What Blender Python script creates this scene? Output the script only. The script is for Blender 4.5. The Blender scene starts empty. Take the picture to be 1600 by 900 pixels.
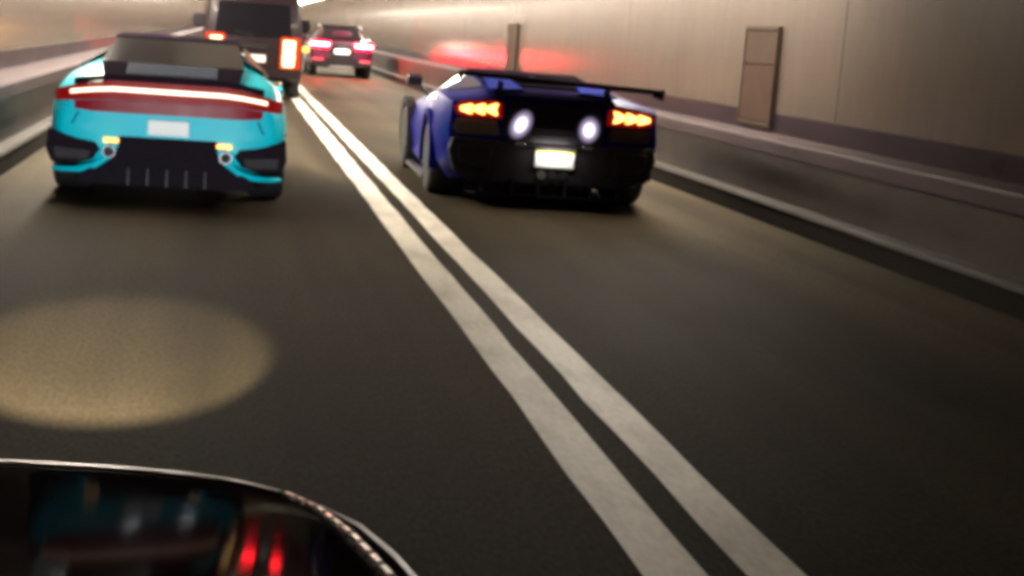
import bpy, bmesh, math, random
from mathutils import Vector, Matrix
random.seed(7)
S = bpy.context.scene
COL = S.collection
R = math.radians
PI = math.pi

# ---------------------------------------------------------------- camera, world, exposure
cam_d = bpy.data.cameras.new('camera')
cam = bpy.data.objects.new('camera', cam_d); COL.objects.link(cam)
S.camera = cam
cam_d.sensor_width = 36.0
cam_d.lens = 54.0
cam_d.clip_start = 0.02
cam_d.clip_end = 1000
F, VPX, VPY, ROLL, CAMH = 2400.0, 365.0, 32.0, R(4.3), 1.5
d_ = Vector((VPX-800, -(VPY-450), -F)).normalized()
xr_ = Vector((math.cos(ROLL), -math.sin(ROLL), 0))
z_ = xr_.cross(d_).normalized()
if z_.y < 0: z_.negate()
x_ = d_.cross(z_)
cam.matrix_world = Matrix.Translation((0, 0, CAMH)) @ Matrix((x_, d_, z_)).to_4x4()

W = bpy.data.worlds.new('World'); S.world = W; W.use_nodes = True
nt = W.node_tree
bg = nt.nodes['Background']
sky = nt.nodes.new('ShaderNodeTexSky'); sky.sky_type = 'NISHITA'; sky.sun_disc = False
sky.sun_elevation = R(-4); sky.sun_rotation = R(200)
nt.links.new(sky.outputs[0], bg.inputs[0]); bg.inputs[1].default_value = 0.05
S.view_settings.view_transform = 'Standard'; S.view_settings.look = 'None'
S.view_settings.exposure = 0.0; S.view_settings.gamma = 1.0
S.cycles.filter_width = 4.6
S.cycles.max_bounces = 8
LAMP = 96.0          # right row
LAMP_LEFT = 148.0    # left row, over the nearer lane

# ---------------------------------------------------------------- materials
def N(nt, t, **k):
    n = nt.nodes.new(t)
    for a, b in k.items(): setattr(n, a, b)
    return n
def mat(name, col, rough=.5, metal=0., coat=0., spec=.5, emit=None, estr=0., var=.15, vscale=6., stretch=(1,1,1), bump=0., bscale=80., rvar=.1, coat_rough=.05):
    m = bpy.data.materials.new(name); m.use_nodes = True
    t = m.node_tree; b = t.nodes['Principled BSDF']
    tc = N(t, 'ShaderNodeTexCoord'); mp = N(t, 'ShaderNodeMapping'); mp.inputs['Scale'].default_value = stretch
    t.links.new(tc.outputs['Object'], mp.inputs[0])
    nz = N(t, 'ShaderNodeTexNoise'); nz.inputs['Scale'].default_value = vscale; nz.inputs['Detail'].default_value = 6
    t.links.new(mp.outputs[0], nz.inputs['Vector'])
    mr = N(t, 'ShaderNodeMapRange'); mr.inputs[1].default_value = .3; mr.inputs[2].default_value = .7
    mr.inputs[3].default_value = 1-var; mr.inputs[4].default_value = 1+var
    t.links.new(nz.outputs[0], mr.inputs[0])
    mx = N(t, 'ShaderNodeVectorMath', operation='SCALE'); mx.inputs[0].default_value = col[:3]
    t.links.new(mr.outputs[0], mx.inputs['Scale']); t.links.new(mx.outputs[0], b.inputs['Base Color'])
    rr = N(t, 'ShaderNodeMapRange'); rr.inputs[1].default_value = .3; rr.inputs[2].default_value = .7
    rr.inputs[3].default_value = max(0.02, rough*(1-rvar)); rr.inputs[4].default_value = min(1, rough*(1+rvar))
    t.links.new(nz.outputs[0], rr.inputs[0]); t.links.new(rr.outputs[0], b.inputs['Roughness'])
    b.inputs['Metallic'].default_value = metal
    b.inputs['Coat Weight'].default_value = coat; b.inputs['Coat Roughness'].default_value = coat_rough
    b.inputs['Specular IOR Level'].default_value = spec
    if emit:
        b.inputs['Emission Color'].default_value = (*emit, 1); b.inputs['Emission Strength'].default_value = estr
    if bump:
        n2 = N(t, 'ShaderNodeTexNoise'); n2.inputs['Scale'].default_value = bscale; n2.inputs['Detail'].default_value = 4
        t.links.new(mp.outputs[0], n2.inputs['Vector'])
        bp = N(t, 'ShaderNodeBump'); bp.inputs['Strength'].default_value = bump; bp.inputs['Distance'].default_value = .01
        t.links.new(n2.outputs[0], bp.inputs['Height']); t.links.new(bp.outputs[0], b.inputs['Normal'])
    return m
def road_mat():
    m = bpy.data.materials.new('asphalt'); m.use_nodes = True
    t = m.node_tree; b = t.nodes['Principled BSDF']; L = t.links.new
    tc = N(t, 'ShaderNodeTexCoord')
    def noise(sc, stretch, det=6):
        mp = N(t, 'ShaderNodeMapping'); mp.inputs['Scale'].default_value = stretch; L(tc.outputs['Object'], mp.inputs[0])
        n = N(t, 'ShaderNodeTexNoise'); n.inputs['Scale'].default_value = sc; n.inputs['Detail'].default_value = det
        L(mp.outputs[0], n.inputs['Vector']); return n
    tracks = noise(1.3, (1, .03, 1), 3)         # wheel-worn lengthwise bands
    patch = noise(.35, (1, .5, 1), 5)
    fine = noise(60, (1, .35, 1), 3)
    r1 = N(t, 'ShaderNodeValToRGB')
    r1.color_ramp.elements[0].position = .41; r1.color_ramp.elements[0].color = (.028, .0222, .0140, 1)
    r1.color_ramp.elements[1].position = .62; r1.color_ramp.elements[1].color = (.078, .0635, .0415, 1)
    ad = N(t, 'ShaderNodeMath', operation='ADD'); L(tracks.outputs[0], ad.inputs[0]); L(patch.outputs[0], ad.inputs[1])
    ml = N(t, 'ShaderNodeMath', operation='MULTIPLY'); L(ad.outputs[0], ml.inputs[0]); ml.inputs[1].default_value = .5
    L(ml.outputs[0], r1.inputs[0])
    mx = N(t, 'ShaderNodeMix', data_type='RGBA', blend_type='MULTIPLY'); mx.inputs[0].default_value = .55
    r2 = N(t, 'ShaderNodeValToRGB'); r2.color_ramp.elements[0].position = .35; r2.color_ramp.elements[0].color = (.45, .45, .45, 1)
    r2.color_ramp.elements[1].position = .65; r2.color_ramp.elements[1].color = (1.35, 1.3, 1.25, 1)
    L(fine.outputs[0], r2.inputs[0]); L(r1.outputs[0], mx.inputs[6]); L(r2.outputs[0], mx.inputs[7])
    L(mx.outputs[2], b.inputs['Base Color'])
    rr = N(t, 'ShaderNodeMapRange'); rr.inputs[1].default_value = .35; rr.inputs[2].default_value = .65
    rr.inputs[3].default_value = .66; rr.inputs[4].default_value = .78
    L(ml.outputs[0], rr.inputs[0]); L(rr.outputs[0], b.inputs['Roughness'])
    b.inputs['Specular IOR Level'].default_value = .02
    bp = N(t, 'ShaderNodeBump'); bp.inputs['Strength'].default_value = .25; bp.inputs['Distance'].default_value = .005
    L(fine.outputs[0], bp.inputs['Height']); L(bp.outputs[0], b.inputs['Normal'])
    return m
def paint_mat():
    m = bpy.data.materials.new('worn_line_paint'); m.use_nodes = True
    t = m.node_tree; b = t.nodes['Principled BSDF']; L = t.links.new
    tc = N(t, 'ShaderNodeTexCoord')
    def noise(sc, stretch, det=6):
        mp = N(t, 'ShaderNodeMapping'); mp.inputs['Scale'].default_value = stretch; L(tc.outputs['Object'], mp.inputs[0])
        n = N(t, 'ShaderNodeTexNoise'); n.inputs['Scale'].default_value = sc; n.inputs['Detail'].default_value = det
        L(mp.outputs[0], n.inputs['Vector']); return n
    big = noise(1.6, (2.5, .8, 1)); small = noise(40, (1, .4, 1))
    r = N(t, 'ShaderNodeValToRGB')
    r.color_ramp.elements[0].position = .30; r.color_ramp.elements[0].color = (.60, .54, .45, 1)
    r.color_ramp.elements[1].position = .55; r.color_ramp.elements[1].color = (.86, .81, .70, 1)
    L(big.outputs[0], r.inputs[0])
    r2 = N(t, 'ShaderNodeValToRGB'); r2.color_ramp.elements[0].position = .3; r2.color_ramp.elements[0].color = (.84, .84, .83, 1)
    r2.color_ramp.elements[1].position = .6; r2.color_ramp.elements[1].color = (1.05, 1.05, 1.05, 1); L(small.outputs[0], r2.inputs[0])
    mx = N(t, 'ShaderNodeMix', data_type='RGBA', blend_type='MULTIPLY'); mx.inputs[0].default_value = .8
    L(r.outputs[0], mx.inputs[6]); L(r2.outputs[0], mx.inputs[7]); L(mx.outputs[2], b.inputs['Base Color'])
    b.inputs['Roughness'].default_value = .55
    return m
def tile_mat():
    m = bpy.data.materials.new('cream_glazed_tile'); m.use_nodes = True
    t = m.node_tree; b = t.nodes['Principled BSDF']; L = t.links.new
    tc = N(t, 'ShaderNodeTexCoord')
    sp = N(t, 'ShaderNodeSeparateXYZ'); L(tc.outputs['Object'], sp.inputs[0])
    cb = N(t, 'ShaderNodeCombineXYZ'); L(sp.outputs[1], cb.inputs[0]); L(sp.outputs[2], cb.inputs[1])
    br = N(t, 'ShaderNodeTexBrick'); br.offset = 0; br.inputs['Scale'].default_value = 1
    br.inputs['Brick Width'].default_value = .108; br.inputs['Row Height'].default_value = .108
    br.inputs['Mortar Size'].default_value = .0025; br.inputs['Mortar Smooth'].default_value = .3
    br.inputs['Color1'].default_value = (.082, .066, .0555, 1); br.inputs['Color2'].default_value = (.079, .0635, .053, 1); br.inputs['Mortar'].default_value = (.070, .057, .048, 1)
    L(cb.outputs[0], br.inputs['Vector'])
    oi = N(t, 'ShaderNodeObjectInfo')
    of = N(t, 'ShaderNodeVectorMath', operation='MULTIPLY_ADD'); of.inputs[1].default_value = (1, 1, 1)
    L(tc.outputs['Object'], of.inputs[0])
    cc = N(t, 'ShaderNodeCombineXYZ'); mu = N(t, 'ShaderNodeMath', operation='MULTIPLY'); mu.inputs[1].default_value = 40
    L(oi.outputs['Random'], mu.inputs[0]); L(mu.outputs[0], cc.inputs[0]); L(cc.outputs[0], of.inputs[2])
    nz = N(t, 'ShaderNodeTexNoise'); nz.inputs['Scale'].default_value = .8; nz.inputs['Detail'].default_value = 6
    L(of.outputs[0], nz.inputs['Vector'])
    mp = N(t, 'ShaderNodeMapping'); mp.inputs['Scale'].default_value = (1, 3, .4); L(of.outputs[0], mp.inputs[0])
    dr = N(t, 'ShaderNodeTexNoise'); dr.inputs['Scale'].default_value = 2; dr.inputs['Detail'].default_value = 5; L(mp.outputs[0], dr.inputs['Vector'])
    ml = N(t, 'ShaderNodeMath', operation='MULTIPLY'); L(nz.outputs[0], ml.inputs[0]); L(dr.outputs[0], ml.inputs[1])
    r = N(t, 'ShaderNodeValToRGB'); r.color_ramp.elements[0].position = .14; r.color_ramp.elements[0].color = (.90, .88, .86, 1)
    r.color_ramp.elements[1].position = .34; r.color_ramp.elements[1].color = (1.03, 1.02, 1.0, 1); L(ml.outputs[0], r.inputs[0])
    mx = N(t, 'ShaderNodeMix', data_type='RGBA', blend_type='MULTIPLY'); mx.inputs[0].default_value = 1
    L(br.outputs['Color'], mx.inputs[6]); L(r.outputs[0], mx.inputs[7]); L(mx.outputs[2], b.inputs['Base Color'])
    rr = N(t, 'ShaderNodeMapRange'); rr.inputs[1].default_value = .15; rr.inputs[2].default_value = .35; rr.inputs[3].default_value = .19; rr.inputs[4].default_value = .165
    L(ml.outputs[0], rr.inputs[0]); L(rr.outputs[0], b.inputs['Roughness'])
    b.inputs['Specular IOR Level'].default_value = .02
    bp = N(t, 'ShaderNodeBump'); bp.inputs['Strength'].default_value = .01; bp.inputs['Distance'].default_value = .02
    L(nz.outputs[0], bp.inputs['Height']); L(bp.outputs[0], b.inputs['Normal'])
    return m

def lamp_mat(name, ox, oz, sx, sz, tilt):
    # lit lens whose light is strongest at its bulb
    m = bpy.data.materials.new(name); m.use_nodes = True
    t = m.node_tree; b = t.nodes['Principled BSDF']; L = t.links.new
    tc = N(t, 'ShaderNodeTexCoord'); mp = N(t, 'ShaderNodeMapping', vector_type='TEXTURE')
    mp.inputs['Location'].default_value = (ox, 0, oz); mp.inputs['Rotation'].default_value = (0, tilt, 0); mp.inputs['Scale'].default_value = (sx, 10, sz)
    L(tc.outputs['Object'], mp.inputs[0])
    ln = N(t, 'ShaderNodeVectorMath', operation='LENGTH'); L(mp.outputs[0], ln.inputs[0])
    r = N(t, 'ShaderNodeValToRGB'); e = r.color_ramp.elements
    e[0].position = .34; e[0].color = (1.9, 1.75, 2.0, 1); e[1].position = 1.0; e[1].color = (.004, .003, .006, 1)
    k = e.new(.62); k.color = (.42, .34, .52, 1)
    L(ln.outputs['Value'], r.inputs[0]); L(r.outputs[0], b.inputs['Emission Color']); b.inputs['Emission Strength'].default_value = 1.0
    b.inputs['Base Color'].default_value = (.012, .011, .015, 1); b.inputs['Roughness'].default_value = .4; b.inputs['Specular IOR Level'].default_value = .1
    return m
M = dict(
 lamp_l=lamp_mat('lit_white_lamp_left', .0, .0, .10, .15, R(28)), lamp_r=lamp_mat('lit_white_lamp_right', .0, -.01, .105, .13, R(8)),
 asphalt=road_mat(), line=paint_mat(), tile=tile_mat(),
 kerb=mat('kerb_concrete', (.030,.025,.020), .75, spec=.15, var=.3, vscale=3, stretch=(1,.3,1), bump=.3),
 kerbface=mat('dark_kerb_face', (.014,.011,.008), .8, spec=.05, var=.4, vscale=3, stretch=(1,.3,1), bump=.3),  # kerb face coloured darker than its cap
 face=mat('grimy_concrete', (.056,.046,.038), .75, spec=.15, var=.35, vscale=2.5, stretch=(1,.4,1), bump=.3),
 coping=mat('coping_concrete', (.060,.044,.045), .6, spec=.03, var=.2, vscale=2.5, stretch=(1,.3,1), bump=.2),
 skirt=mat('purple_brown_skirting', (.018,.012,.0155), .3, spec=.022, var=.2, vscale=2, stretch=(1,.4,1)),
 ceil=mat('tunnel_ceiling_paint', (.30,.26,.21), .6, var=.12, vscale=1),
 cab=mat('brown_enamel', (.044,.030,.022), .85, spec=.04, var=.2, vscale=4),
 cabdoor=mat('red_brown_enamel', (.047,.027,.0195), .85, spec=.04, var=.2, vscale=4),
 steel=mat('dull_steel', (.35,.34,.33), .35, metal=.9, var=.1),
 tube_left=mat('lit_tube_left', (.9,.9,.85), .3, emit=(1.0,.89,.74), estr=LAMP_LEFT, var=.02),
 housing=mat('lamp_housing_metal', (.4,.39,.37), .4, metal=.6),
 tube=mat('lit_tube', (.9,.9,.85), .3, emit=(1.0,.89,.74), estr=LAMP, var=.02),
 blue=mat('deep_blue_metallic', (.006,.008,.17), .42, metal=.1, spec=.1, coat=.05, var=.06, vscale=3),
 deck=mat('dark_navy_lacquer', (.020,.015,.045), .7, spec=0, var=.1),
 navy=mat('satin_blue', (.035,.045,.22), .7, spec=0, var=.1),
 vanlens=mat('lit_orange_red_lens', (.2,.01,.006), .35, spec=.2, emit=(1,.045,.012), estr=.75, var=.05),
 dull=mat('dull_black', (.016,.012,.017), .8, spec=0, var=.2, vscale=40),
 brakelens=mat('bright_red_lens', (.30,.006,.01), .3, emit=(1,.004,.016), estr=60, var=.03),
 glow=mat('faint_lavender_lens', (.3,.28,.38), .35, emit=(.62,.52,.86), estr=.42, var=.05),
 carbon=mat('black_carbon', (.018,.014,.019), .38, spec=.35, var=.2, vscale=60),
 black=mat('matt_black_plastic', (.017,.013,.016), .6, spec=.25, var=.2, vscale=30),
 mesh=mat('brown_grey_mesh', (.17,.13,.105), .5, metal=.3, var=.2, vscale=60),
 tyre=mat('tyre_rubber', (.013,.012,.012), .8, var=.2, vscale=20, bump=.2),
 rim=mat('dark_alloy', (.08,.08,.085), .3, metal=.9),
 glass=mat('dark_glass', (.010,.009,.012), .08, spec=.4, var=.05),
 bglass=mat('blue_tint_glass', (.03,.045,.12), .08, spec=.8, coat=.6, var=.05),
 redlens=mat('red_lens', (.10,.003,.004), .4, spec=.12, emit=(1,.02,.015), estr=.15, var=.05),
 reddim=mat('dim_glow_red_lens', (.10,.004,.010), .35, spec=.15, emit=(1,.02,.05), estr=.10, var=.05),  # lower lens band with a faint red glow put into it
 arrow=mat('lit_amber_arrow', (1,.6,.2), .3, emit=(1,.42,.085), estr=6.5, var=.02),
 white=mat('lit_white_lamp', (1,1,1), .3, emit=(.90,.82,1.0), estr=2.2, var=.02),
 hot=mat('lit_tail_core', (1,.6,.4), .3, emit=(1,.60,.20), estr=5.5, var=.02),
 amber=mat('lit_amber_lens', (1,.5,.1), .3, emit=(1,.42,.05), estr=2.4, var=.02),
 brake=mat('lit_brake_strip', (1,.3,.3), .3, emit=(1,.012,.019), estr=560, var=.02),
 strip=mat('lit_tail_strip', (1,.5,.4), .3, emit=(1,.62,.42), estr=3.2, var=.02),
 refl=mat('glowing_red_reflector', (.7,.05,.08), .2, emit=(1,.10,.16), estr=1.2, var=.02),  # no lamp: the reflector's returned light is put in as emission
 plate=mat('number_plate', (.85,.84,.78), .4, var=.03),
 plateband=mat('number_plate_band', (.55,.50,.03), .4, var=.05),
 turq=mat('turquoise_paint', (.001,.62,.76), .4, spec=.2, coat=.15, var=.05, vscale=3),
 vanp=mat('black_van_paint', (.012,.004,.006), .35, spec=.3, coat=.1, var=.1, vscale=3),
 redp=mat('crimson_paint', (.085,.004,.028), .34, metal=.2, coat=.4, var=.06, vscale=3),
 ego=mat('dark_maroon_paint', (.016,.007,.007), .3, spec=0, coat=.035, var=.1, vscale=4),
 trim=mat('grey_trim', (.10,.092,.085), .35, var=.1),
 chrome=mat('chrome', (.80,.78,.75), .32, metal=1, var=.05),
 green=mat('green_marker', (.01,.30,.16), .3, emit=(.03,.7,.4), estr=.5, var=.02),
)

# ---------------------------------------------------------------- helpers
def thing(name, label, cat, loc=(0,0,0), rz=0, group=None):
    o = bpy.data.objects.new(name, None); COL.objects.link(o)
    o.empty_display_size = .2
    o.location = loc; o.rotation_euler = (0, 0, rz)
    o['label'] = label; o['category'] = cat
    if group: o['group'] = group
    return o
def fin(name, bm, m, parent=None, smooth=False, bevel=0, subsurf=0, cuts=None, loc=None, rot=None, kind=None, label=None):
    if name != 'wall_panel': bmesh.ops.recalc_face_normals(bm, faces=bm.faces)
    me = bpy.data.meshes.new(name); bm.to_mesh(me); bm.free()
    for mm in (m if isinstance(m, (list, tuple)) else [m]): me.materials.append(mm)
    o = bpy.data.objects.new(name, me); COL.objects.link(o)
    if subsurf:
        md = o.modifiers.new('s', 'SUBSURF'); md.levels = subsurf; md.render_levels = subsurf
    if cuts:
        md = o.modifiers.new('b', 'BOOLEAN'); md.object = cuts; md.operation = 'DIFFERENCE'; md.solver = 'EXACT'
    if bevel:
        md = o.modifiers.new('v', 'BEVEL'); md.width = bevel; md.segments = 2; md.limit_method = 'ANGLE'; md.angle_limit = R(28)
    if subsurf or cuts or bevel:
        dg = bpy.context.evaluated_depsgraph_get()
        nm = bpy.data.meshes.new_from_object(o.evaluated_get(dg), depsgraph=dg)
        o.modifiers.clear(); o.data = nm; nm.name = name
    if smooth:
        for p in o.data.polygons: p.use_smooth = True
        try: o.data.set_sharp_from_angle(angle=R(42))
        except Exception: pass
    if parent: o.parent = parent
    if loc: o.location = loc
    if rot: o.rotation_euler = rot
    if kind: o['kind'] = kind
    if label: o['label'] = label
    return o
def box(bm, x0, x1, y0, y1, z0, z1):
    v = [bm.verts.new((x, y, z)) for x in (x0, x1) for y in (y0, y1) for z in (z0, z1)]
    for f in ((0,1,3,2), (4,6,7,5), (0,4,5,1), (2,3,7,6), (0,2,6,4), (1,5,7,3)): bm.faces.new([v[i] for i in f])
    return v
def ext(bm, poly, axis, a, b):
    """prism: poly given in the two other axes, run from a to b along axis"""
    def P(p, t): return (t, p[0], p[1]) if axis == 'x' else ((p[0], t, p[1]) if axis == 'y' else (p[0], p[1], t))
    A = [bm.verts.new(P(p, a)) for p in poly]; B = [bm.verts.new(P(p, b)) for p in poly]
    n = len(poly)
    bm.faces.new(A); bm.faces.new(B[::-1])
    for i in range(n): bm.faces.new((A[i], A[(i+1) % n], B[(i+1) % n], B[i]))
    return A + B
def nb(): return bmesh.new()
def tube(bm, pts, r, n=8):
    rings = []
    pts = [Vector(p) for p in pts]
    for i, p in enumerate(pts):
        d = (pts[min(i+1, len(pts)-1)] - pts[max(i-1, 0)]).normalized()
        u = d.cross(Vector((0,0,1)));  u = u if u.length > .1 else d.cross(Vector((1,0,0)))
        u.normalize(); w = d.cross(u)
        rr = r[i] if isinstance(r, (list, tuple)) else r
        rings.append([bm.verts.new(p + rr*(math.cos(k*2*PI/n)*u + math.sin(k*2*PI/n)*w)) for k in range(n)])
    for a, b in zip(rings, rings[1:]):
        for k in range(n): bm.faces.new((a[k], a[(k+1) % n], b[(k+1) % n], b[k]))
    bm.faces.new(rings[0]); bm.faces.new(rings[-1][::-1])
def loft(bm, stations, crease=0.0, crease_long=()):
    """stations: (y, [(x,z)...]) half profiles from bottom centre to top centre"""
    cl = bm.edges.layers.float.new('crease_edge')
    rings = []
    for y, pts in stations:
        full = [(x, z) for x, z in pts] + [(-x, z) for x, z in reversed(pts) if x > 1e-6]
        rings.append([bm.verts.new((x, y, z)) for x, z in full])
    n = len(rings[0]); m = len(stations[0][1])
    for a, b in zip(rings, rings[1:]):
        for k in range(n):
            bm.faces.new((a[k], a[(k+1) % n], b[(k+1) % n], b[k]))
    bm.faces.new(rings[0]); bm.faces.new(rings[-1][::-1])
    if crease:
        for ri in (rings[0],):
            for k in range(n):
                e = bm.edges.get((ri[k], ri[(k+1) % n]))
                if e: e[cl] = crease
    for (j, c) in crease_long:
        for jj in {j, (n - j) % n}:
            for a, b in zip(rings, rings[1:]):
                e = bm.edges.get((a[jj], b[jj]))
                if e: e[cl] = c
    return rings
def lathe_x(bm, prof, n=28):
    rings = []
    for r, x in prof:
        rings.append([bm.verts.new((x, r*math.cos(k*2*PI/n), r*math.sin(k*2*PI/n))) for k in range(n)])
    for a, b in zip(rings, rings[1:]):
        for k in range(n): bm.faces.new((a[k], a[(k+1) % n], b[(k+1) % n], b[k]))
    bm.faces.new(rings[0]); bm.faces.new(rings[-1][::-1])
def wheel_cutter(ys, r, xin, z):
    bm = nb()
    for y in ys:
        for s in (-1, 1):
            n = 28
            A = [bm.verts.new((s*xin, y + r*math.cos(k*2*PI/n), z + r*math.sin(k*2*PI/n))) for k in range(n)]
            B = [bm.verts.new((s*1.6, y + r*math.cos(k*2*PI/n), z + r*math.sin(k*2*PI/n))) for k in range(n)]
            bm.faces.new(A); bm.faces.new(B[::-1])
            for i in range(n): bm.faces.new((A[i], A[(i+1) % n], B[(i+1) % n], B[i]))
    return fin('wheel_cutter', bm, M['black'])
def drop(o):
    me = o.data; bpy.data.objects.remove(o); bpy.data.meshes.remove(me)
def wheels(root, pos, r, w, spokes=10, rimmat='rim'):
    """pos: (x centre of tyre, y)"""
    bm = nb()
    lathe_x(bm, [(r*.62, -w/2), (r*.90, -w/2), (r*.97, -w*.44), (r, -w*.33), (r, w*.33), (r*.97, w*.44), (r*.90, w/2), (r*.62, w/2)])
    tm = fin('wheel', bm, M['tyre'], smooth=True)
    bm = nb()
    lathe_x(bm, [(r*.66, -.02), (r*.66, w*.47), (r*.60, w*.49), (r*.58, w*.30), (r*.3, w*.22), (.05, w*.25)])
    for k in range(spokes):
        a = k*2*PI/spokes; c, s = math.cos(a), math.sin(a)
        vs = box(bm, w*.26, w*.44, .05, r*.62, -.014, .014)
        for v in vs:
            y, z = v.co.y, v.co.z; v.co.y = y*c - z*s; v.co.z = y*s + z*c
    rm = fin('rim', bm, M[rimmat], smooth=True)
    first = True
    for x, y in pos:
        o = tm if first else tm.copy(); q = rm if first else rm.copy()
        if not first: COL.objects.link(o); COL.objects.link(q)
        o.parent = root; o.location = (x, y, r); o.rotation_euler = (0, 0, 0 if x > 0 else PI)
        q.parent = o; q.location = (0, 0, 0); q.rotation_euler = (0, 0, 0)
        first = False
def patch(bm, quad, th=.012):
    """thin shell plate from 3D corner points, thickened along its normal"""
    q = [Vector(p) for p in quad]
    nrm = (q[1]-q[0]).cross(q[2]-q[0]).normalized()
    A = [bm.verts.new(p - nrm*th*.4) for p in q]; B = [bm.verts.new(p + nrm*th*.6) for p in q]
    n = len(q)
    bm.faces.new(A[::-1]); bm.faces.new(B)
    for i in range(n): bm.faces.new((A[i], A[(i+1) % n], B[(i+1) % n], B[i]))
def band(bm, path, zf, th=.02):
    """strip following a plan path [(x,y)], zf(x)->(z0,z1), thickness th pushed back along +y"""
    rows = []
    for i, (x, y) in enumerate(path):
        z0, z1 = zf(x)
        a = Vector(path[max(i-1, 0)]); b = Vector(path[min(i+1, len(path)-1)])
        d = (b - a).normalized(); nrm = Vector((-d.y, d.x))     # left of travel = inward for left-to-right at the tail
        rows.append([bm.verts.new((x, y, z0)), bm.verts.new((x, y, z1)), bm.verts.new((x+nrm.x*th, y+nrm.y*th, z1)), bm.verts.new((x+nrm.x*th, y+nrm.y*th, z0))])
    for a, b in zip(rows, rows[1:]):
        for k in range(4): bm.faces.new((a[k], a[(k+1) % 4], b[(k+1) % 4], b[k]))
    bm.faces.new(rows[0]); bm.faces.new(rows[-1][::-1])
def mirrored(pts): return [(-x, y) for x, y in pts]
def plate_lamp(root, loc, power, tilt=R(20), name='plate_lamp', size=.12):
    ld = bpy.data.lights.new(name, 'AREA'); ld.shape = 'RECTANGLE'; ld.size = .3; ld.size_y = .03; ld.energy = power; ld.color = (1, .96, .88)
    o = bpy.data.objects.new(name, ld); COL.objects.link(o); o.parent = root; o.location = loc; o.rotation_euler = (tilt, 0, 0)
    return o

# ---------------------------------------------------------------- tunnel: road, markings, kerbs, walkways, walls, ceiling
Y0, Y1 = -24.0, 170.0
KR, KL = 4.97, -1.95           # kerb faces
bm = nb()
nseg = 48
for i in range(nseg):
    a = Y0-6 + (Y1+12-Y0)*i/nseg; b = Y0-6 + (Y1+12-Y0)*(i+1)/nseg
    box(bm, -4.2, 7.2, a, b, -.3, 0)
bmesh.ops.remove_doubles(bm, verts=bm.verts, dist=.0005)
fin('road', bm, M['asphalt'], kind='structure')
def lane_line(xa, xb):
    bm = nb()
    y = Y0; prev = None
    while y < Y1:
        ja, jb = random.uniform(-.007, .007), random.uniform(-.007, .007)
        cur = (bm.verts.new((xa+ja, y, .004)), bm.verts.new((xb+jb, y, .004)))
        if prev: bm.faces.new((prev[0], prev[1], cur[1], cur[0]))
        prev = cur; y += .55 if y < 30 else 2
    fin('lane_line', bm, M['line'], kind='structure')
lane_line(1.237, 1.434); lane_line(1.553, 1.737)
def side(s, kx, nm):
    """kerb + raised walkway on one side; s=+1 right, -1 left"""
    def X(d): return kx + s*d
    def run(name, poly, m, bevel=0):
        bm = nb(); ext(bm, [(X(a), z) for a, z in poly], 'y', Y0, Y1); return fin(name, bm, M[m], kind='structure', bevel=bevel)
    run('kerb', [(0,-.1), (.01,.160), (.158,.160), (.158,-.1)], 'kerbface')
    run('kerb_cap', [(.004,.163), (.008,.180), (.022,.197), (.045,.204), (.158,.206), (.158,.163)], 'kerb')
    run('walkway_face', [(.162,-.1), (.162,.625), (.30,.625), (.30,-.1)], 'face')
    run('coping', [(.10,.630), (.10,.745), (.115,.765), (.30,.772), (.30,.630)], 'coping')
    run('walkway', [(.302,-.1), (.302,.755), (.70,.75), (.70,-.1)], 'coping')
    run('skirting', [(.64,.752), (.64,.955), (.70,.957), (.70,.752)], 'skirt')
side(1, KR, 'r'); side(-1, KL, 'l')
def tunnel_wall(s, wx, label):
    root = thing('tunnel_wall', label, 'wall', (wx, 0, .958))
    prof = [(0, 0), (0, .7), (0, 1.25), (-.03, 1.6), (-.12, 2.0), (-.30, 2.4), (-.58, 2.8), (-.98, 3.15)]
    P = 2.7
    bm = nb()
    A = [bm.verts.new((s*x, .004, z)) for x, z in prof]; B = [bm.verts.new((s*x, P-.004, z)) for x, z in prof]
    A2 = [bm.verts.new((s*(x+.06), .004, z)) for x, z in prof]; B2 = [bm.verts.new((s*(x+.06), P-.004, z)) for x, z in prof]
    for i in range(len(prof)-1):
        f = bm.faces.new((A[i], A[i+1], B[i+1], B[i])); f.smooth = True
        bm.faces.new((A2[i], A2[i+1], B2[i+1], B2[i]))
        bm.faces.new((A[i], A[i+1], A2[i+1], A2[i])); bm.faces.new((B[i], B[i+1], B2[i+1], B2[i]))
    bm.faces.new((A[0], A2[0], B2[0], B[0])); bm.faces.new((A[-1], A2[-1], B2[-1], B[-1]))
    bmesh.ops.split_edges(bm, edges=[e for e in bm.edges if len(e.link_faces) == 2 and e.link_faces[0].smooth != e.link_faces[1].smooth])
    o = fin('wall_panel', bm, M['tile'])
    y = Y0; first = True
    while y < Y1:
        q = o if first else o.copy()
        if not first: COL.objects.link(q)
        q.parent = root; q.location = (s*random.uniform(0, .004), y, 0)
        q.rotation_euler = (0, R(random.uniform(-.05, .05)), R(random.uniform(-.04, .04)))
        first = False; y += P
tunnel_wall(1, 5.62, 'cream tiled tunnel wall on the right with red brake light glow across its tiles')
tunnel_wall(-1, -2.60, 'cream tiled tunnel wall on the left beyond the turquoise coupe')
bm = nb()
ext(bm, [(-1.65,4.10), (4.66,4.10), (6.2,3.6), (6.2,4.8), (-3.2,4.8), (-3.2,3.6)], 'y', Y0, Y1)
fin('ceiling', bm, M['ceil'], kind='structure')
for s, x in ((1, 5.75), (-1, -2.75)):
    bm = nb(); box(bm, min(x, x+s*.4), max(x, x+s*.4), Y0, Y1, -.2, 4.7)
    fin('tunnel_lining', bm, M['face'], kind='structure')

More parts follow.
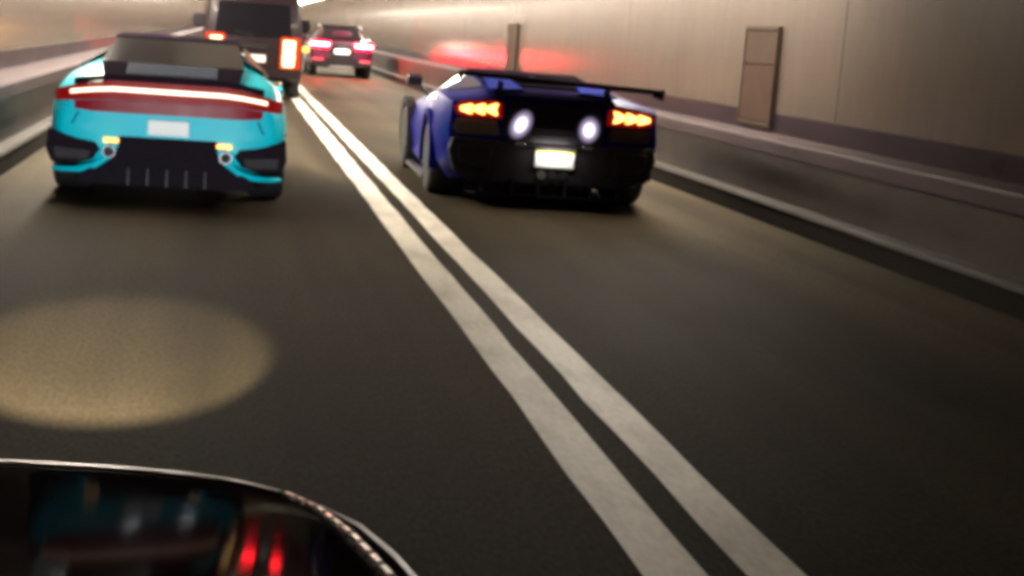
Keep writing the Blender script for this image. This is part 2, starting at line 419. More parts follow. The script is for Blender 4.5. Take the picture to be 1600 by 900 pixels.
# strip lights
def ceiling_light(x, y, s, proto=None):
    if proto is None:
        t = thing('ceiling_light', 'long lit strip light in the row high along the right tunnel wall', 'strip light', (x, y, 3.1), group='strip lights along the tunnel')
        bm = nb(); box(bm, -.16, .16, 0, 3.47, .06, .14); fin('housing', bm, M['housing'], t, bevel=.01)
        bm = nb(); ext(bm, [(-.13, .055), (-.11, .0), (-.04, -.035), (.04, -.035), (.11, .0), (.13, .055)], 'y', .01, 3.46); fin('diffuser', bm, M['tube'], t, smooth=True)
        bm = nb(); box(bm, -.015, .015, .4, .45, .14, .95); fin('bracket', bm, M['housing'], t)
        bm = nb(); box(bm, -.015, .015, 2.6, 2.65, .14, .95); fin('bracket', bm, M['housing'], t)
        return t
    t = proto.copy(); COL.objects.link(t); t.location = (x, y, 3.1)
    if s < 0: t['label'] = 'long lit strip light in the row high along the left tunnel wall'
    for ch in proto.children:
        c = ch.copy(); COL.objects.link(c); c.parent = t
        if s < 0 and ch.name.startswith('diffuser'): c.material_slots[0].link = 'OBJECT'; c.material_slots[0].material = M['tube_left']
    return t
proto = None
y = 13.6
while y < Y1-4:
    for s, x in ((1, 4.62), (-1, -1.62)):
        q = ceiling_light(x, y, s, proto)
        if proto is None: proto = q
    y += 3.5

# wall cabinets
def wall_cabinet(y, label):
    t = thing('wall_cabinet', label, 'cabinet', (5.615, y, .80), 0, 'recessed cabinets along the right wall')
    bm = nb()
    box(bm, -.055, 0, 0, .04, 0, 1.06); box(bm, -.055, 0, 1.01, 1.05, 0, 1.06); box(bm, -.055, 0, .042, 1.008, 1.01, 1.06); box(bm, -.055, 0, .042, 1.008, 0, .05)
    fin('frame', bm, M['cab'], t, bevel=.006)
    bm = nb(); box(bm, -.045, -.01, .044, 1.006, .66, 1.008); fin('upper_door', bm, M['cab'], t, bevel=.006)
    bm = nb(); box(bm, -.048, -.01, .044, 1.006, .054, .652); d = fin('lower_door', bm, M['cabdoor'], t, bevel=.006)
    return t
wall_cabinet(15.45, 'nearer red brown metal cabinet standing against the right tunnel wall')
wall_cabinet(30.6, 'farther small brown metal cabinet on the right tunnel wall above the supercar')

# ---------------------------------------------------------------- blue supercar
def supercar():
    t = thing('sports_car', 'low dark blue supercar with arrow shaped brake lights and a wide rear wing', 'car', (2.91, 13.75, 0), -R(1.0))
    def st(y, zb, wb, p2, p3, p4, p5, zt):
        return (y, [(0, zb), (wb, zb), p2, p3, p4, p5, (0, zt)])
    sts = [
     st(0.00, .36, .80, (.92,.44), (.965,.66), (.945,.93), (.58,.985), .99),
     st(0.28, .22, .86, (1.0,.36), (1.05,.66), (.985,.965), (.58,1.03), 1.04),
     st(0.95, .16, .88, (1.02,.34), (1.065,.64), (.985,.985), (.57,1.09), 1.11),
     st(1.60, .13, .88, (.97,.22), (1.01,.58), (.90,.90), (.58,1.15), 1.17),
     st(2.10, .12, .86, (.94,.20), (.965,.56), (.87,.84), (.57,1.165), 1.185),
     st(2.60, .12, .86, (.93,.20), (.955,.55), (.88,.81), (.56,1.10), 1.13),
     st(3.40, .13, .88, (.96,.22), (1.00,.54), (.92,.77), (.60,.80), .82),
     st(4.05, .14, .88, (.97,.24), (1.00,.50), (.90,.68), (.55,.65), .64),
     st(4.60, .16, .80, (.90,.22), (.93,.40), (.82,.50), (.5,.50), .49),
     st(4.80, .20, .62, (.72,.24), (.74,.32), (.66,.38), (.4,.40), .40)]
    cut = wheel_cutter((.95, 3.62), .395, .62, .36)
    bm = nb(); loft(bm, sts)
    fin('body', bm, M['blue'], t, bevel=.04, cuts=cut, smooth=True)
    drop(cut)
    wheels(t, [(.875, .95), (-.875, .95), (.86, 3.62), (-.86, 3.62)], .36, .34)
    # flared arches standing proud of the body
    for s in (-1, 1):
        for yc, xo, rr in ((.95, 1.04, .40), (3.62, 1.00, .395)):
            bm = nb(); pts = []
            n = 16
            for k in range(n+1):
                a = PI*(-.06 + 1.12*k/n)
                pts.append((yc+rr*math.cos(a), .36+rr*math.sin(a), yc+(rr+.055)*math.cos(a), .36+(rr+.055)*math.sin(a)))
            for k in range(n):
                p, q = pts[k], pts[k+1]
                v = [bm.verts.new((s*x, yy, zz)) for x in (xo-.06, xo+.035) for yy, zz in ((p[0],p[1]), (p[2],p[3]), (q[2],q[3]), (q[0],q[1]))]
                for f in ((0,1,2,3), (4,7,6,5), (0,4,5,1), (1,5,6,2), (2,6,7,3), (3,7,4,0)): bm.faces.new([v[i] for i in f])
            bmesh.ops.remove_doubles(bm, verts=bm.verts, dist=.0005)
            fin('arch_flare', bm, M['blue'] if yc < 2 else M['carbon'], t)
    # rear fascia
    bm = nb(); ext(bm, [(-.93,.62), (-.965,.50), (-.90,.30), (-.60,.22), (.60,.22), (.90,.30), (.965,.50), (.93,.62), (.45,.60), (-.45,.60)], 'y', -.055, .05)
    fin('rear_bumper', bm, M['black'], t, bevel=.02)
    bm = nb(); ext(bm, [(-.43,.60), (-.47,.70), (-.40,.96), (.40,.96), (.47,.70), (.43,.60)], 'y', -.03, .02)
    ep = fin('engine_panel', bm, M['carbon'], t, bevel=.01)
    for k in range(4):
        bm = nb(); z = .66+.07*k; box(bm, -.20, .20, -.045, -.028, z, z+.03); fin('slat', bm, M['black'], ep, bevel=.004)
    for s in (-1, 1):
        X = lambda v: s*v
        # lens housing, taller inboard, pointed outboard
        bm = nb(); ext(bm, [(X(.485),.805), (X(.49),.94), (X(.56),.965), (X(.86),.945), (X(.93),.885), (X(.90),.82), (X(.80),.80)], 'y', -.035, .02)
        tl = fin('tail_lamp', bm, M['redlens'], t, bevel=.012)
        for k in range(3):
            xa = .535 + k*.115; w = .112; h = .052 - .005*k; zc = .885 - .004*k
            bm = nb(); ext(bm, [(X(xa), zc+h), (X(xa+.03), zc+h*.95), (X(xa+w), zc+.016), (X(xa+w), zc-.016), (X(xa+.03), zc-h*.95), (X(xa), zc-h), (X(xa+.02), zc)], 'y', -.052-.001*k, -.03)
            fin('light_arrow', bm, M['arrow'], tl)
        # mesh vent under lens
        bm = nb(); ext(bm, [(X(.50),.655), (X(.53),.785), (X(.90),.785), (X(.92),.70), (X(.88),.65)], 'y', -.022, .02)
        gv = fin('outlet_grille', bm, M['mesh'] if s < 0 else M['black'], t, bevel=.006)
        for k in range(4):
            bm = nb(); z = .672 + k*.028; box(bm, X(.53) if s > 0 else X(.89), X(.89) if s > 0 else X(.53), -.032, -.02, z, z+.008); fin('slat', bm, M['mesh'], gv)
        # bright white lamp low on the engine panel edge
        bm = nb()
        ext(bm, [(.125*math.cos(k*PI/12)+.035*math.sin(k*PI/12), .145*math.sin(k*PI/12)) for k in range(24)], 'y', -.012, .012)
        fin('white_lamp', bm, M['lamp_r' if s > 0 else 'lamp_l'], t, bevel=.006, loc=(X(.315), -.036, .765))
        bm = nb(); box(bm, X(.31)-.045, X(.31)+.045, -.07, -.045, .585, .605); fin('badge_glint', bm, M['chrome'], t, bevel=.006)  # chrome bar modelled in place of a small white highlight
        # lower intake corners
        bm = nb(); ext(bm, [(X(.58),.34), (X(.56),.56), (X(.88),.56), (X(.86),.40)], 'y', -.075, -.05); fin('corner_vent', bm, M['carbon'], t, bevel=.008)
        # rear pillar buttress and window
        bm = nb(); patch(bm, [(X(.60),.60,1.06), (X(.60),1.55,1.148), (X(.85),1.62,.93), (X(.91),.75,1.005)][::s]); fin('quarter_glass', bm, M['bglass'], t)
        bm = nb(); patch(bm, [(X(.605),1.70,1.14), (X(.585),2.55,1.10), (X(.87),2.85,.81), (X(.885),1.75,.875)][::s]); fin('side_window', bm, M['glass'], t)
        # side intake
        bm = nb(); patch(bm, [(X(1.012),1.45,.72), (X(.985),1.85,.66), (X(.97),1.9,.34), (X(1.005),1.5,.36)][::s]); fin('side_intake', bm, M['black'], t)
        bm = nb(); box(bm, X(.95) if s > 0 else X(1.03), X(1.03) if s > 0 else X(.95), 1.45, 3.15, .085, .135); fin('side_skirt', bm, M['carbon'], t, bevel=.01)
        # mirror
        bm = nb(); vs = ext(bm, [(2.72,.955), (2.70,1.05), (2.78,1.085), (2.93,1.06), (2.95,.98)], 'x', X(.945), X(1.10)); 
        mr = fin('mirror', bm, M['carbon'], t, bevel=.015)
        bm = nb(); tube(bm, [(X(.86),2.86,.86), (X(.93),2.85,.95), (X(.99),2.84,1.0)], .018); fin('mirror_stalk', bm, M['carbon'], mr, smooth=True)
        # wing strut
        bm = nb(); ext(bm, [(.10,.95), (.30,1.02), (.19,1.138), (.06,1.128)], 'x', X(.50)-.012, X(.50)+.012); fin('wing_strut', bm, M['dull'], t)
    bm = nb(); patch(bm, [(-.56,.03,1.0), (.56,.03,1.0), (.565,.29,1.052), (-.565,.29,1.052)], .016); fin('engine_deck', bm, M['deck'], t)
    bm = nb(); patch(bm, [(-.565,.295,1.052), (.565,.295,1.052), (.56,.98,1.112), (-.56,.98,1.112)], .016); fin('engine_cover', bm, M['deck'], t)
    bm = nb(); patch(bm, [(-.55,1.0,1.118), (.55,1.0,1.118), (.565,2.08,1.188), (-.565,2.08,1.188)], .016); fin('roof_panel', bm, M['dull'], t)
    for s in (-1, 1):
        bm = nb(); patch(bm, [(s*.27,.24,1.066), (s*.60,.16,1.048), (s*.565,.80,1.135), (s*.33,.95,1.150)][::s], .016); fin('buttress', bm, M['navy'], t)
    # engine cover louvres
    for k in range(4):
        y0 = .50 + k*.27; z0 = 1.075+k*.026
        bm = nb(); patch(bm, [(-.46,y0,z0+.022), (.46,y0,z0+.022), (.50,y0+.20,z0+.03), (-.50,y0+.20,z0+.03)], .014); fin('louvre', bm, M['dull'], t)
    # wing
    bm = nb(); ext(bm, [(-.07,1.135), (-.065,1.170), (.02,1.176), (.16,1.166), (.27,1.140), (.14,1.135), (.02,1.128)], 'x', -.905, .925)
    wg = fin('rear_wing', bm, M['dull'], t); wg.rotation_euler = (0, R(1.8), 0)
    wg.location.z = .012
    for s in (-1, 1):
        bm = nb(); ext(bm, [(-.08,1.085), (-.08,1.185), (.28,1.165), (.28,1.10)], 'x', s*.927-.01+(.009 if s > 0 else .027), s*.927+.01+(.009 if s > 0 else .005)); fin('end_plate', bm, M['dull'], wg, bevel=.004)
    # diffuser
    bm = nb(); patch(bm, [(-.70,-.10,.13), (.70,-.10,.13), (.74,.30,.10), (-.74,.30,.10)], .02); df = fin('diffuser', bm, M['dull'], t)
    for k in range(6):
        x = -.62 + k*.248
        bm = nb(); ext(bm, [(-.12,.115), (-.08,.27), (.2,.27), (.28,.11)], 'x', x-.008, x+.008); fin('fin', bm, M['dull'], df)
    # exhaust
    for x in (-.10, .0, .10):
        bm = nb(); tube(bm, [(x, -.075, .325), (x, .05, .325)], .042, 14); fin('exhaust_pipe', bm, M['steel'] if x < 0 else M['black'], t, smooth=True)
    bm = nb(); box(bm, -.17, .19, -.092, -.080, .395, .545); pl = fin('number_plate', bm, M['plate'], t, bevel=.004)
    bm = nb(); box(bm, -.17, .19, -.0945, -.0925, .525, .5435); fin('plate_band', bm, M['plateband'], pl)
    bm = nb(); box(bm, -.18, .20, -.13, -.06, .56, .575); fin('plate_hood', bm, M['black'], t)
    plate_lamp(pl, (.01, -.19, .575), 1.6, R(52))
    # screen
    bm = nb(); patch(bm, [(-.54,2.62,1.115), (.54,2.62,1.115), (.60,3.38,.83), (-.60,3.38,.83)]); fin('windscreen', bm, M['glass'], t)
    for s in (-1, 1):
        bm = nb(); patch(bm, [(s*.5,4.50,.535), (s*.86,4.25,.60), (s*.84,4.12,.655), (s*.55,4.3,.60)][::s]); fin('headlamp', bm, M['glass'], t)
    return t
supercar()

# ---------------------------------------------------------------- turquoise coupe
def coupe():
    t = thing('coupe', 'bright turquoise sports coupe with a full width red rear light bar', 'car', (-.47, 12.6, 0))
    def st(y, zb, wb, *p): return (y, [(0, zb), (wb, zb)] + list(p[:-1]) + [(0, p[-1])])
    sts = [
     st(.00, .34, .55, (.76,.38), (.84,.56), (.80,.80), (.52,.87), (.30,.885), .89),
     st(.05, .30, .60, (.83,.34), (.90,.56), (.85,.87), (.55,.92), (.34,.935), .94),
     st(.22, .24, .66, (.91,.30), (.945,.60), (.90,.95), (.60,.985), (.42,1.0), 1.01),
     st(.55, .20, .70, (.93,.28), (.96,.64), (.90,1.0), (.62,1.04), (.48,1.08), 1.09),
     st(.95, .18, .70, (.94,.28), (.965,.64), (.895,.99), (.66,1.07), (.51,1.17), 1.19),
     st(1.6, .16, .70, (.92,.26), (.94,.60), (.86,.92), (.70,1.06), (.55,1.26), 1.29),
     st(2.2, .16, .70, (.90,.26), (.92,.58), (.85,.88), (.71,1.03), (.56,1.285), 1.31),
     st(2.85,.16, .70, (.90,.26), (.92,.56), (.85,.85), (.70,.95), (.52,1.14), 1.18),
     st(3.4, .16, .70, (.91,.26), (.93,.54), (.85,.83), (.62,.84), (.45,.86), .87),
     st(4.0, .18, .66, (.88,.26), (.90,.50), (.80,.76), (.52,.72), (.36,.71), .71),
     st(4.38,.22, .55, (.74,.28), (.76,.44), (.68,.58), (.45,.58), (.3,.58), .58)]
    cut = wheel_cutter((.92, 3.38), .375, .62, .345)
    bm = nb(); loft(bm, sts, crease=.6)
    fin('body', bm, M['turq'], t, smooth=True, subsurf=2, cuts=cut)
    drop(cut)
    wheels(t, [(.80, .92), (-.80, .92), (.79, 3.38), (-.79, 3.38)], .345, .30)
    rear = [(-.93,.42), (-.905,.22), (-.86,.08), (-.78,.005), (-.60,-.022), (-.3,-.032), (0,-.035), (.3,-.032), (.60,-.022), (.78,.005), (.86,.08), (.905,.22), (.93,.42)]
    # red lamp panel, tapering to the flanks
    xs = [-.90,-.86,-.80,-.72,-.60,-.45,-.3,-.15,0,.15,.3,.45,.60,.72,.80,.86,.90]
    def tail_y(x):
        x = abs(x)
        for (xa, ya), (xb, yb) in zip(rear[6:], rear[7:]):
            if x <= xb: return ya + (yb-ya)*(x-xa)/(xb-xa)
        return .42
    tp = [(x, tail_y(x)) for x in xs]
    droop = lambda x: max(0, abs(x)-.42)**1.5
    bm = nb(); band(bm, tp, lambda x: (.815-.12*droop(x), .965-.30*droop(x)), .05); lp = fin('tail_lamp_bar', bm, M['redlens'], t, smooth=True)
    bm = nb(); band(bm, [(x*.985, y-.004) for x, y in tp], lambda x: (.715+.10*max(0, abs(x)-.6), .812-.12*droop(x)), .05); fin('lower_lens', bm, M['reddim'], lp, smooth=True)
    bm = nb(); band(bm, [(x*.96, y-.014) for x, y in tp if abs(x) < .85], lambda x: (.885-.20*droop(x), .914-.20*droop(x)), .03); fin('light_strip', bm, M['strip'], lp, smooth=True)
    bm = nb(); band(bm, [(x*.93, y+.006) for x, y in tp if abs(x) < .85], lambda x: (.968-.30*droop(x), 1.012-.25*droop(x)), .12); fin('rear_spoiler', bm, M['dull'], t, smooth=True, bevel=.008)
    # shut lines of the bumper
    for s in (-1, 1):
        bm = nb(); tube(bm, [(s*.70, -.012, .705), (s*.74, -.002, .62), (s*.86, .05, .57), (s*.935, .24, .60)], .006, 6); fin('shut_line', bm, M['dull'], t)
    # black engine lid and rear glass
    bm = nb(); patch(bm, [(-.52,.06,.955), (.52,.06,.955), (.57,.52,1.085), (-.57,.52,1.085)], .03); lid = fin('engine_lid', bm, M['dull'], t)
    for k in range(5):
        f = .1+.18*k
        bm = nb(); y0 = .06+.46*f; z0 = .975+.13*f; box(bm, -.36, .36, y0, y0+.03, z0, z0+.014); fin('slat', bm, M['carbon'], lid)
    bm = nb(); patch(bm, [(-.58,.54,1.085), (.58,.54,1.085), (.52,1.50,1.275), (-.52,1.50,1.275)], .02); fin('rear_window', bm, M['glass'], t)
    bm = nb(); patch(bm, [(-.54,1.52,1.285), (.54,1.52,1.285), (.53,2.3,1.312), (-.53,2.3,1.312)], .02); fin('roof_panel', bm, M['dull'], t)
    for s in (-1, 1):
        X = lambda v: s*v
        bm = nb(); patch(bm, [(X(.60),1.0,1.155), (X(.575),2.2,1.255), (X(.74),2.72,.985), (X(.80),1.1,1.03)][::s], .012); fin('side_window', bm, M['glass'], t)
        # black side vent in the bumper corner
        bm = nb(); ext(bm, [(X(.52),.415), (X(.56),.475), (X(.70),.495), (X(.93),.56), (X(.945),.40), (X(.90),.30), (X(.72),.29), (X(.58),.335)], 'y', -.004, .20); sv = fin('side_vent', bm, M['dull'], t, bevel=.01)
        bm = nb(); ext(bm, [(X(.62),.33), (X(.60),.40), (X(.88),.42), (X(.87),.335)], 'y', -.014, .02); fin('vent_mesh', bm, M['black'], sv)
        # turquoise lip sweeping round under the vent
        bm = nb(); tube(bm, [(X(.40),-.03,.47), (X(.47),-.028,.36), (X(.56),-.022,.285), (X(.68),-.005,.25), (X(.82),.05,.238), (X(.90),.14,.235)], [.03,.034,.03,.026,.022,.018], 10); fin('bumper_lip', bm, M['turq'], t, smooth=True)
        bm = nb(); tube(bm, [(X(.455),-.06,.405), (X(.455),.08,.405)], .052, 16); ex = fin('exhaust_pipe', bm, M['rim'], t, smooth=True)
        bm = nb(); tube(bm, [(X(.455),-.062,.405), (X(.455),-.058,.405)], .04, 16); fin('bore', bm, M['black'], ex)
        bm = nb(); box(bm, min(X(.38),X(.50)), max(X(.38),X(.50)), -.055, -.03, .475, .515); fin('reflector', bm, M['amber'], t, bevel=.008)  # orange reflection put in as a glowing amber block
        # mirror
        bm = nb(); ext(bm, [(2.62,.80), (2.60,.87), (2.70,.90), (2.80,.87), (2.80,.80)], 'x', X(.84), X(.97)); fin('mirror', bm, M['turq'], t, bevel=.02)
        bm = nb(); tube(bm, [(X(.70),4.14,.70), (X(.70),4.18,.68), (X(.70),4.22,.66)], [.11,.10,.04], 16); fin('headlamp', bm, M['glass'], t, smooth=True)
    # black lower centre with diffuser and plate
    bm = nb(); ext(bm, [(-.44,.50), (-.36,.53), (.36,.53), (.44,.50), (.52,.33), (.70,.20), (.70,.14), (-.70,.14), (-.70,.20), (-.52,.33)], 'y', -.045, .12); df = fin('diffuser', bm, M['dull'], t, bevel=.01)
    for k in range(5):
        x = -.3+.15*k
        bm = nb(); ext(bm, [(-.09,.15), (-.06,.28), (.02,.28), (.02,.15)], 'x', x-.008, x+.008); fin('fin', bm, M['carbon'], df)
    bm = nb(); box(bm, -.16, .16, -.064, -.052, .555, .675); fin('number_plate', bm, M['plate'], t, bevel=.004)
    bm = nb(); patch(bm, [(-.52,2.84,1.175), (.52,2.84,1.175), (.66,3.40,.875), (-.66,3.40,.875)], .02); fin('windscreen', bm, M['glass'], t)
    return t
coupe()

# ---------------------------------------------------------------- black van
def van():
    t = thing('van', 'tall black van with a glowing upright tail lamp ahead of the turquoise coupe', 'van', (.40, 31.5, 0))
    def st(y, zb, p1, p2, p3, p4, p5, zt): return (y, [(0, zb), p1, p2, p3, p4, p5, (0, zt)])
    sts = [
     st(0,   .45, (.86,.45), (.95,.62), (.96,1.15), (.86,1.92), (.74,2.04), 2.06),
     st(.12, .36, (.90,.36), (.985,.60), (.99,1.15), (.89,1.96), (.78,2.09), 2.12),
     st(1.2, .30, (.92,.30), (.995,.60), (1.0,1.15), (.90,1.98), (.80,2.11), 2.15),
     st(3.4, .30, (.92,.30), (.995,.60), (1.0,1.12), (.90,1.95), (.80,2.09), 2.13),
     st(3.9, .30, (.92,.30), (.99,.60), (.99,1.08), (.84,1.62), (.72,1.82), 1.88),
     st(4.3, .30, (.91,.30), (.98,.58), (.97,.98), (.88,1.16), (.75,1.22), 1.25),
     st(5.0, .34, (.85,.34), (.92,.56), (.90,.85), (.80,.98), (.6,1.02), 1.03)]
    cut = wheel_cutter((1.0, 4.1), .42, .66, .37)
    bm = nb(); loft(bm, sts); fin('body', bm, M['vanp'], t, bevel=.05, cuts=cut, smooth=True); drop(cut)
    wheels(t, [(.86, 1.0), (-.86, 1.0), (.86, 4.1), (-.86, 4.1)], .37, .26)
    bm = nb(); patch(bm, [(-.76,-.015,1.22), (.76,-.015,1.22), (.70,.0,1.88), (-.70,.0,1.88)], .03); fin('rear_window', bm, M['glass'], t, bevel=.01)
    bm = nb(); box(bm, -.97, .97, -.10, .06, .40, .62); fin('rear_bumper', bm, M['vanp'], t, bevel=.03)
    bm = nb(); box(bm, -.30, .30, -.035, .0, .98, 1.06); fin('tailgate_handle', bm, M['black'], t, bevel=.01)
    bm = nb(); box(bm, -.26, .26, -.045, .0, .72, .86); pl = fin('number_plate', bm, M['plate'], t, bevel=.005)
    bm = nb(); tube(bm, [(.0,-.05,1.24), (-.36,-.05,1.30)], .014); fin('wiper', bm, M['black'], t)
    for s in (-1, 1):
        X = lambda v: s*v
        bm = nb(); ext(bm, [(X(.54),.60), (X(.54),1.20), (X(.58),1.26), (X(.94),1.24), (X(.95),.62)], 'y', -.04, .10); tl = fin('tail_lamp', bm, M['vanlens'], t, bevel=.02)
        bm = nb(); ext(bm, [(X(.60),.66), (X(.595),.90), (X(.615),.93), (X(.60),.97), (X(.61),1.18), (X(.84),1.18), (X(.835),.97), (X(.815),.93), (X(.84),.90), (X(.82),.66)], 'y', -.055, -.03); fin('lamp_core', bm, M['hot'], tl, bevel=.01)
        bm = nb(); box(bm, min(X(.985),X(1.17)), max(X(.985),X(1.12)), .02, .10, .97, 1.09); fin('side_marker', bm, M['amber'], t, bevel=.03)
        bm = nb(); ext(bm, [(X(1.02),1.32), (X(1.0),1.50), (X(1.06),1.62), (X(1.26),1.62), (X(1.30),1.48), (X(1.24),1.32)], 'y', 3.55, 3.72); mr = fin('mirror', bm, M['black'], t, bevel=.04)
        bm = nb(); tube(bm, [(X(.92),3.7,1.36), (X(1.04),3.65,1.42)], .03); fin('mirror_arm', bm, M['black'], mr)
        bm = nb(); patch(bm, [(X(.985),.35,1.22), (X(.99),1.9,1.22), (X(.915),1.9,1.88), (X(.91),.35,1.86)][::s], .02); fin('side_window', bm, M['glass'], t)
        bm = nb(); patch(bm, [(X(.99),2.0,1.22), (X(.985),3.6,1.18), (X(.92),3.3,1.80), (X(.92),2.0,1.87)][::s], .02); fin('side_window', bm, M['glass'], t)
        bm = nb(); tube(bm, [(X(.80),.2,2.125), (X(.82),1.4,2.17), (X(.82),3.0,2.16), (X(.80),3.3,2.10)], .02); fin('roof_rail', bm, M['chrome'], t, smooth=True)
    bm = nb(); box(bm, -.55, -.32, -.045, .0, .93, .965); fin('badge_glint', bm, M['chrome'], t, bevel=.008)
    bm = nb(); patch(bm, [(-.70,3.92,1.86), (.70,3.92,1.86), (.74,4.28,1.26), (-.74,4.28,1.26)], .03); fin('windscreen', bm, M['glass'], t)
    return t
van()

# ---------------------------------------------------------------- red crossover
def crossover():
    t = thing('crossover', 'distant crimson crossover with its brake lights lit in the right lane', 'car', (3.33, 48.2, 0))
    def st(y, zb, wb, *p): return (y, [(0, zb), (wb, zb)] + list(p[:-1]) + [(0, p[-1])])
    sts = [
     st(.00, .42, .70, (.86,.46), (.92,.72), (.88,1.02), (.70,1.10), (.45,1.12), 1.13),
     st(.06, .36, .74, (.93,.42), (.97,.72), (.93,1.05), (.72,1.14), (.48,1.17), 1.18),
     st(.45, .28, .78, (.98,.40), (1.0,.74), (.94,1.08), (.74,1.22), (.56,1.36), 1.40),
     st(1.1, .24, .78, (.98,.38), (1.0,.72), (.93,1.04), (.78,1.20), (.60,1.50), 1.54),
     st(2.3, .24, .78, (.97,.36), (.98,.70), (.92,1.0), (.80,1.14), (.62,1.54), 1.58),
     st(3.1, .24, .78, (.97,.36), (.98,.68), (.92,.98), (.80,1.05), (.58,1.34), 1.38),
     st(3.6, .24, .78, (.97,.36), (.98,.66), (.90,.96), (.70,.98), (.5,1.0), 1.01),
     st(4.6, .30, .68, (.86,.38), (.88,.60), (.78,.80), (.55,.82), (.4,.83), .84)]
    cut = wheel_cutter((.95, 3.75), .405, .66, .36)
    bm = nb(); loft(bm, sts, crease=.6); fin('body', bm, M['redp'], t, smooth=True, subsurf=2, cuts=cut); drop(cut)
    wheels(t, [(.84, .95), (-.84, .95), (.84, 3.75), (-.84, 3.75)], .36, .26)
    bm = nb(); patch(bm, [(-.60,.02,1.175), (.60,.02,1.175), (.52,.95,1.50), (-.52,.95,1.50)], .03); fin('rear_window', bm, M['glass'], t)
    bm = nb(); patch(bm, [(-.58,.98,1.535), (.58,.98,1.535), (.58,2.5,1.575), (-.58,2.5,1.575)], .03); fin('roof_panel', bm, M['dull'], t)
    bm = nb(); ext(bm, [(-.42,1.02), (.42,1.02), (.34,.62), (.72,.52), (.90,.44), (.80,.34), (-.80,.34), (-.90,.44), (-.72,.52), (-.34,.62)], 'y', -.04, .08); fin('tailgate_panel', bm, M['black'], t, bevel=.015)
    bm = nb(); ext(bm, [(-.45,.30), (-.3,.36), (.3,.36), (.45,.30)], 'y', -.06, .08); fin('skid_plate', bm, M['steel'], t, bevel=.01)
    bm = nb(); box(bm, -.24, .24, -.065, -.045, .72, .86); pl = fin('number_plate', bm, M['plate'], t, bevel=.01)
    plate_lamp(pl, (.0, -.17, .90), 2.5, R(52))
    rear = [(.93,.42), (.95,.12), (.90,.02), (.78,-.02), (.60,-.03), (.40,-.035)]
    for s in (-1, 1):
        X = lambda v: s*v
        p = [(X(a), b) for a, b in rear]
        if s > 0: p = p[::-1]
        bm = nb(); band(bm, p, lambda x: (.90, 1.06), .05); tl = fin('tail_lamp', bm, M['brakelens'], t, smooth=True)
        p2 = [(x, y-.02) for x, y in p]
        bm = nb(); band(bm, p2, lambda x: (.955, 1.035), .03); fin('light_strip', bm, M['brake'], tl, smooth=True)
        bm = nb(); box(bm, min(X(.56),X(.88)), max(X(.56),X(.88)), -.055, .05, .50, .56); fin('reflector', bm, M['refl'], t, bevel=.01)
        bm = nb(); patch(bm, [(X(.69),.75,1.28), (X(.66),2.9,1.36), (X(.84),3.2,1.05), (X(.86),.85,1.12)][::s], .02); fin('side_window', bm, M['glass'], t)
        bm = nb(); ext(bm, [(2.95,1.05), (2.93,1.18), (3.05,1.20), (3.12,1.07)], 'x', X(.97), X(1.16)); fin('mirror', bm, M['redp'], t, bevel=.03)
        bm = nb(); tube(bm, [(X(.62),.9,1.52), (X(.64),1.2,1.575), (X(.64),2.4,1.59), (X(.62),2.7,1.54)], .018); fin('roof_rail', bm, M['chrome'], t, smooth=True)
    bm = nb(); patch(bm, [(-.58,3.1,1.37), (.58,3.1,1.37), (.68,3.58,1.03), (-.68,3.58,1.03)], .02); fin('windscreen', bm, M['glass'], t)
    return t
crossover()

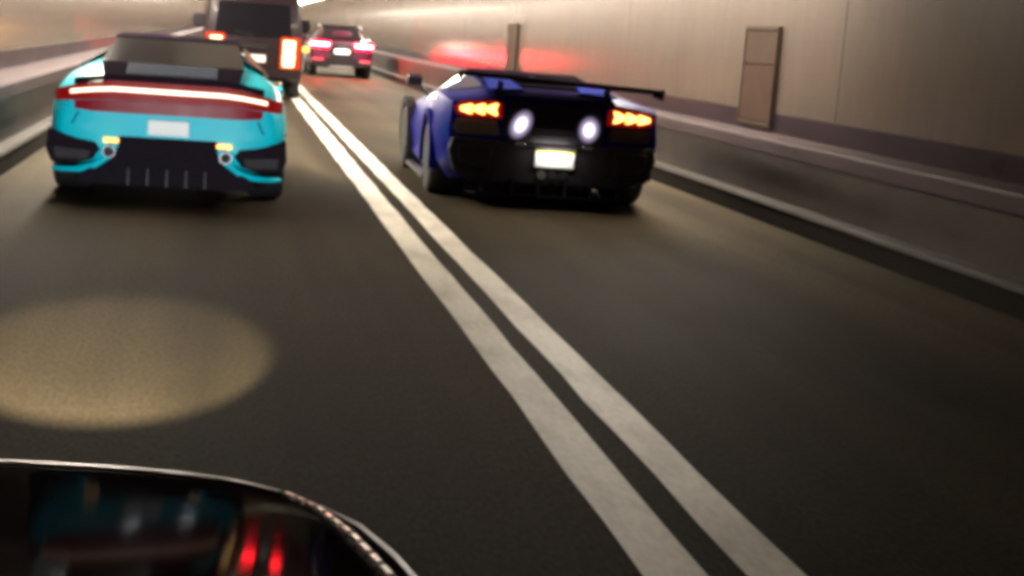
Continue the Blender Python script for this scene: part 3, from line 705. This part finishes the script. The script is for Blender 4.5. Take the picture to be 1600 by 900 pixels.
# ---------------------------------------------------------------- own car: dark bonnet corner at the lower left
def _ego_reflections(t, pts, on_bonnet):
    # strip light reflections modelled as chrome: one long piece, then dashes round the corner
    dense = []
    for a, b in zip(pts, pts[1:]):
        for k in range(12): dense.append(a.lerp(b, k/12))
    run = [on_bonnet(p) for p in dense if -.62 < p.x < .60]
    bm = nb(); tube(bm, run, .0045, 6); fin('edge_reflection', bm, M['chrome'], t, smooth=True)
    run = [on_bonnet(p) for p in dense if p.x >= .605 and p.y > 1.2]
    i = 0
    while i < len(run)-4:
        n = 2 if i % 3 else 3
        bm = nb(); tube(bm, run[i:i+n+1], .0065, 6); fin('edge_reflection', bm, M['chrome'], t, smooth=True)
        i += n + 1
def own_car():
    t = thing('own_car', 'glossy dark car bonnet with a bright curved edge in the lower left corner', 'car', (-.50, 0, .034))
    # half outline in plan from centre front round the right corner to the cowl (local x, y)
    half = [(0,2.55), (.22,2.54), (.40,2.515), (.54,2.475), (.64,2.42), (.715,2.335), (.765,2.215), (.80,2.045), (.83,1.80), (.85,1.50), (.86,1.10), (.86,.75)]
    out = [(-x, y) for x, y in reversed(half[1:])] + half
    def ring(bm, off, z, slope=0.):
        """outline moved inward by off (towards a spine), z rises to the back with slope"""
        r = []
        for x, y in out:
            k = max(0., (abs(x)-off)/max(abs(x), 1e-4)) if abs(x) > off*1.2 else .17
            yy = y - off*min(1, max(0, (y-.75)/1.2))
            r.append(bm.verts.new((x*k, yy, z + slope*(2.60-yy))))
        return r
    def skin(bm, rings, cap=False):
        for a, b in zip(rings, rings[1:]):
            for i in range(len(a)-1): bm.faces.new((a[i], a[i+1], b[i+1], b[i]))
    bm = nb(); skin(bm, [ring(bm, o, z, sl) for o, z, sl in ((.05,.22,0), (.0,.34,0), (-.005,.55,0), (.0,.655,.05), (.012,.685,.07), (.03,.69,.08), (.032,.665,.08))])
    fin('fender', bm, M['ego'], t, smooth=True, subsurf=2)
    # dark bonnet, rolled edge, sloping up towards the windscreen
    bm = nb(); rs = [ring(bm, o, z, sl) for o, z, sl in ((.055,.665,.08), (.056,.700,.08), (.066,.722,.085), (.085,.735,.09), (.13,.742,.115), (.22,.738,.15), (.40,.729,.172), (.60,.724,.18))]
    skin(bm, rs)
    n = len(out)
    for i in range(n//2):
        a, b, c, d = rs[-1][i], rs[-1][i+1], rs[-1][n-2-i], rs[-1][n-1-i]
        if len({a, b, c, d}) == 4: bm.faces.new((a, b, c, d))
        elif len({a, b, c, d}) == 3: bm.faces.new((a, b, d))
    bon = fin('bonnet', bm, M['ego'], t, smooth=True, subsurf=2)
    from mathutils.bvhtree import BVHTree
    bv = BVHTree.FromPolygons([v.co.copy() for v in bon.data.vertices], [list(p.vertices) for p in bon.data.polygons])
    def on_bonnet(p):
        h = bv.ray_cast(Vector((p.x, p.y, 2)), Vector((0, 0, -1)))
        return Vector((p.x, p.y, (h[0].z if h[0] else p.z) + .002))
    # grey moulding along bonnet edge, modelled reflections inside it
    bm = nb(); bm2 = nb(); r = ring(bm2, .052, .712, .082)
    EDGE = [v.co.copy() for v in ring(bm2, .118, .74, .095)]; tube(bm, [v.co.copy() for v in r], .006, 8); bm2.free(); fin('edge_moulding', bm, M['trim'], t, smooth=True)
    _ego_reflections(t, EDGE, on_bonnet)
    for s in (-1, 1):
        bm = nb(); ext(bm, [(s*.30,.52), (s*.34,.63), (s*.62,.64), (s*.66,.56), (s*.60,.50)], 'y', 2.49, 2.57); hl = fin('headlamp', bm, M['glass'], t, bevel=.01)
        ld = bpy.data.lights.new('beam', 'SPOT'); ld.energy = 6200; ld.color = (1, .86, .62); ld.spot_size = R(5.6); ld.spot_blend = .22; ld.shadow_soft_size = .03
        lo = bpy.data.objects.new('beam', ld); COL.objects.link(lo); lo.parent = hl
        lo.location = (s*.02, 2.66, .58)
        aim = Vector((.04, 6.4, 0)) - Vector(lo.location)
        lo.rotation_euler = aim.to_track_quat('-Z', 'Y').to_euler(); lo.scale = (3.55, 1, 1)
        ld = bpy.data.lights.new('main_beam', 'SPOT'); ld.energy = 1300; ld.color = (.90, .96, 1); ld.spot_size = R(9); ld.spot_blend = .5; ld.shadow_soft_size = .12
        lo = bpy.data.objects.new('main_beam', ld); COL.objects.link(lo); lo.parent = hl; lo.location = (s*.45, 2.66, .58)
        lo.rotation_euler = (Vector((.02, 12.6, .60)) - Vector(lo.location)).to_track_quat('-Z', 'Y').to_euler(); lo.scale = (2.2, 1, 1)
    bm = nb(); ext(bm, [(-.30,.36), (-.34,.50), (.34,.50), (.30,.36)], 'y', 2.53, 2.615); fin('grille', bm, M['black'], t, bevel=.01)
    bm = nb(); box(bm, -.80, .80, .55, .72, .60, .86); fin('cowl', bm, M['black'], t, bevel=.02)
    bm = nb(); box(bm, -.70, .70, .6, 2.2, .20, .45); fin('floor_pan', bm, M['black'], t)
    for w_ in range(1): wheels(t, [(.72, 1.55), (-.72, 1.55)], .32, .22)
    for ch in t.children:
        if ch.name.startswith('wheel'): ch.location.z -= .034
    return t
own_car()
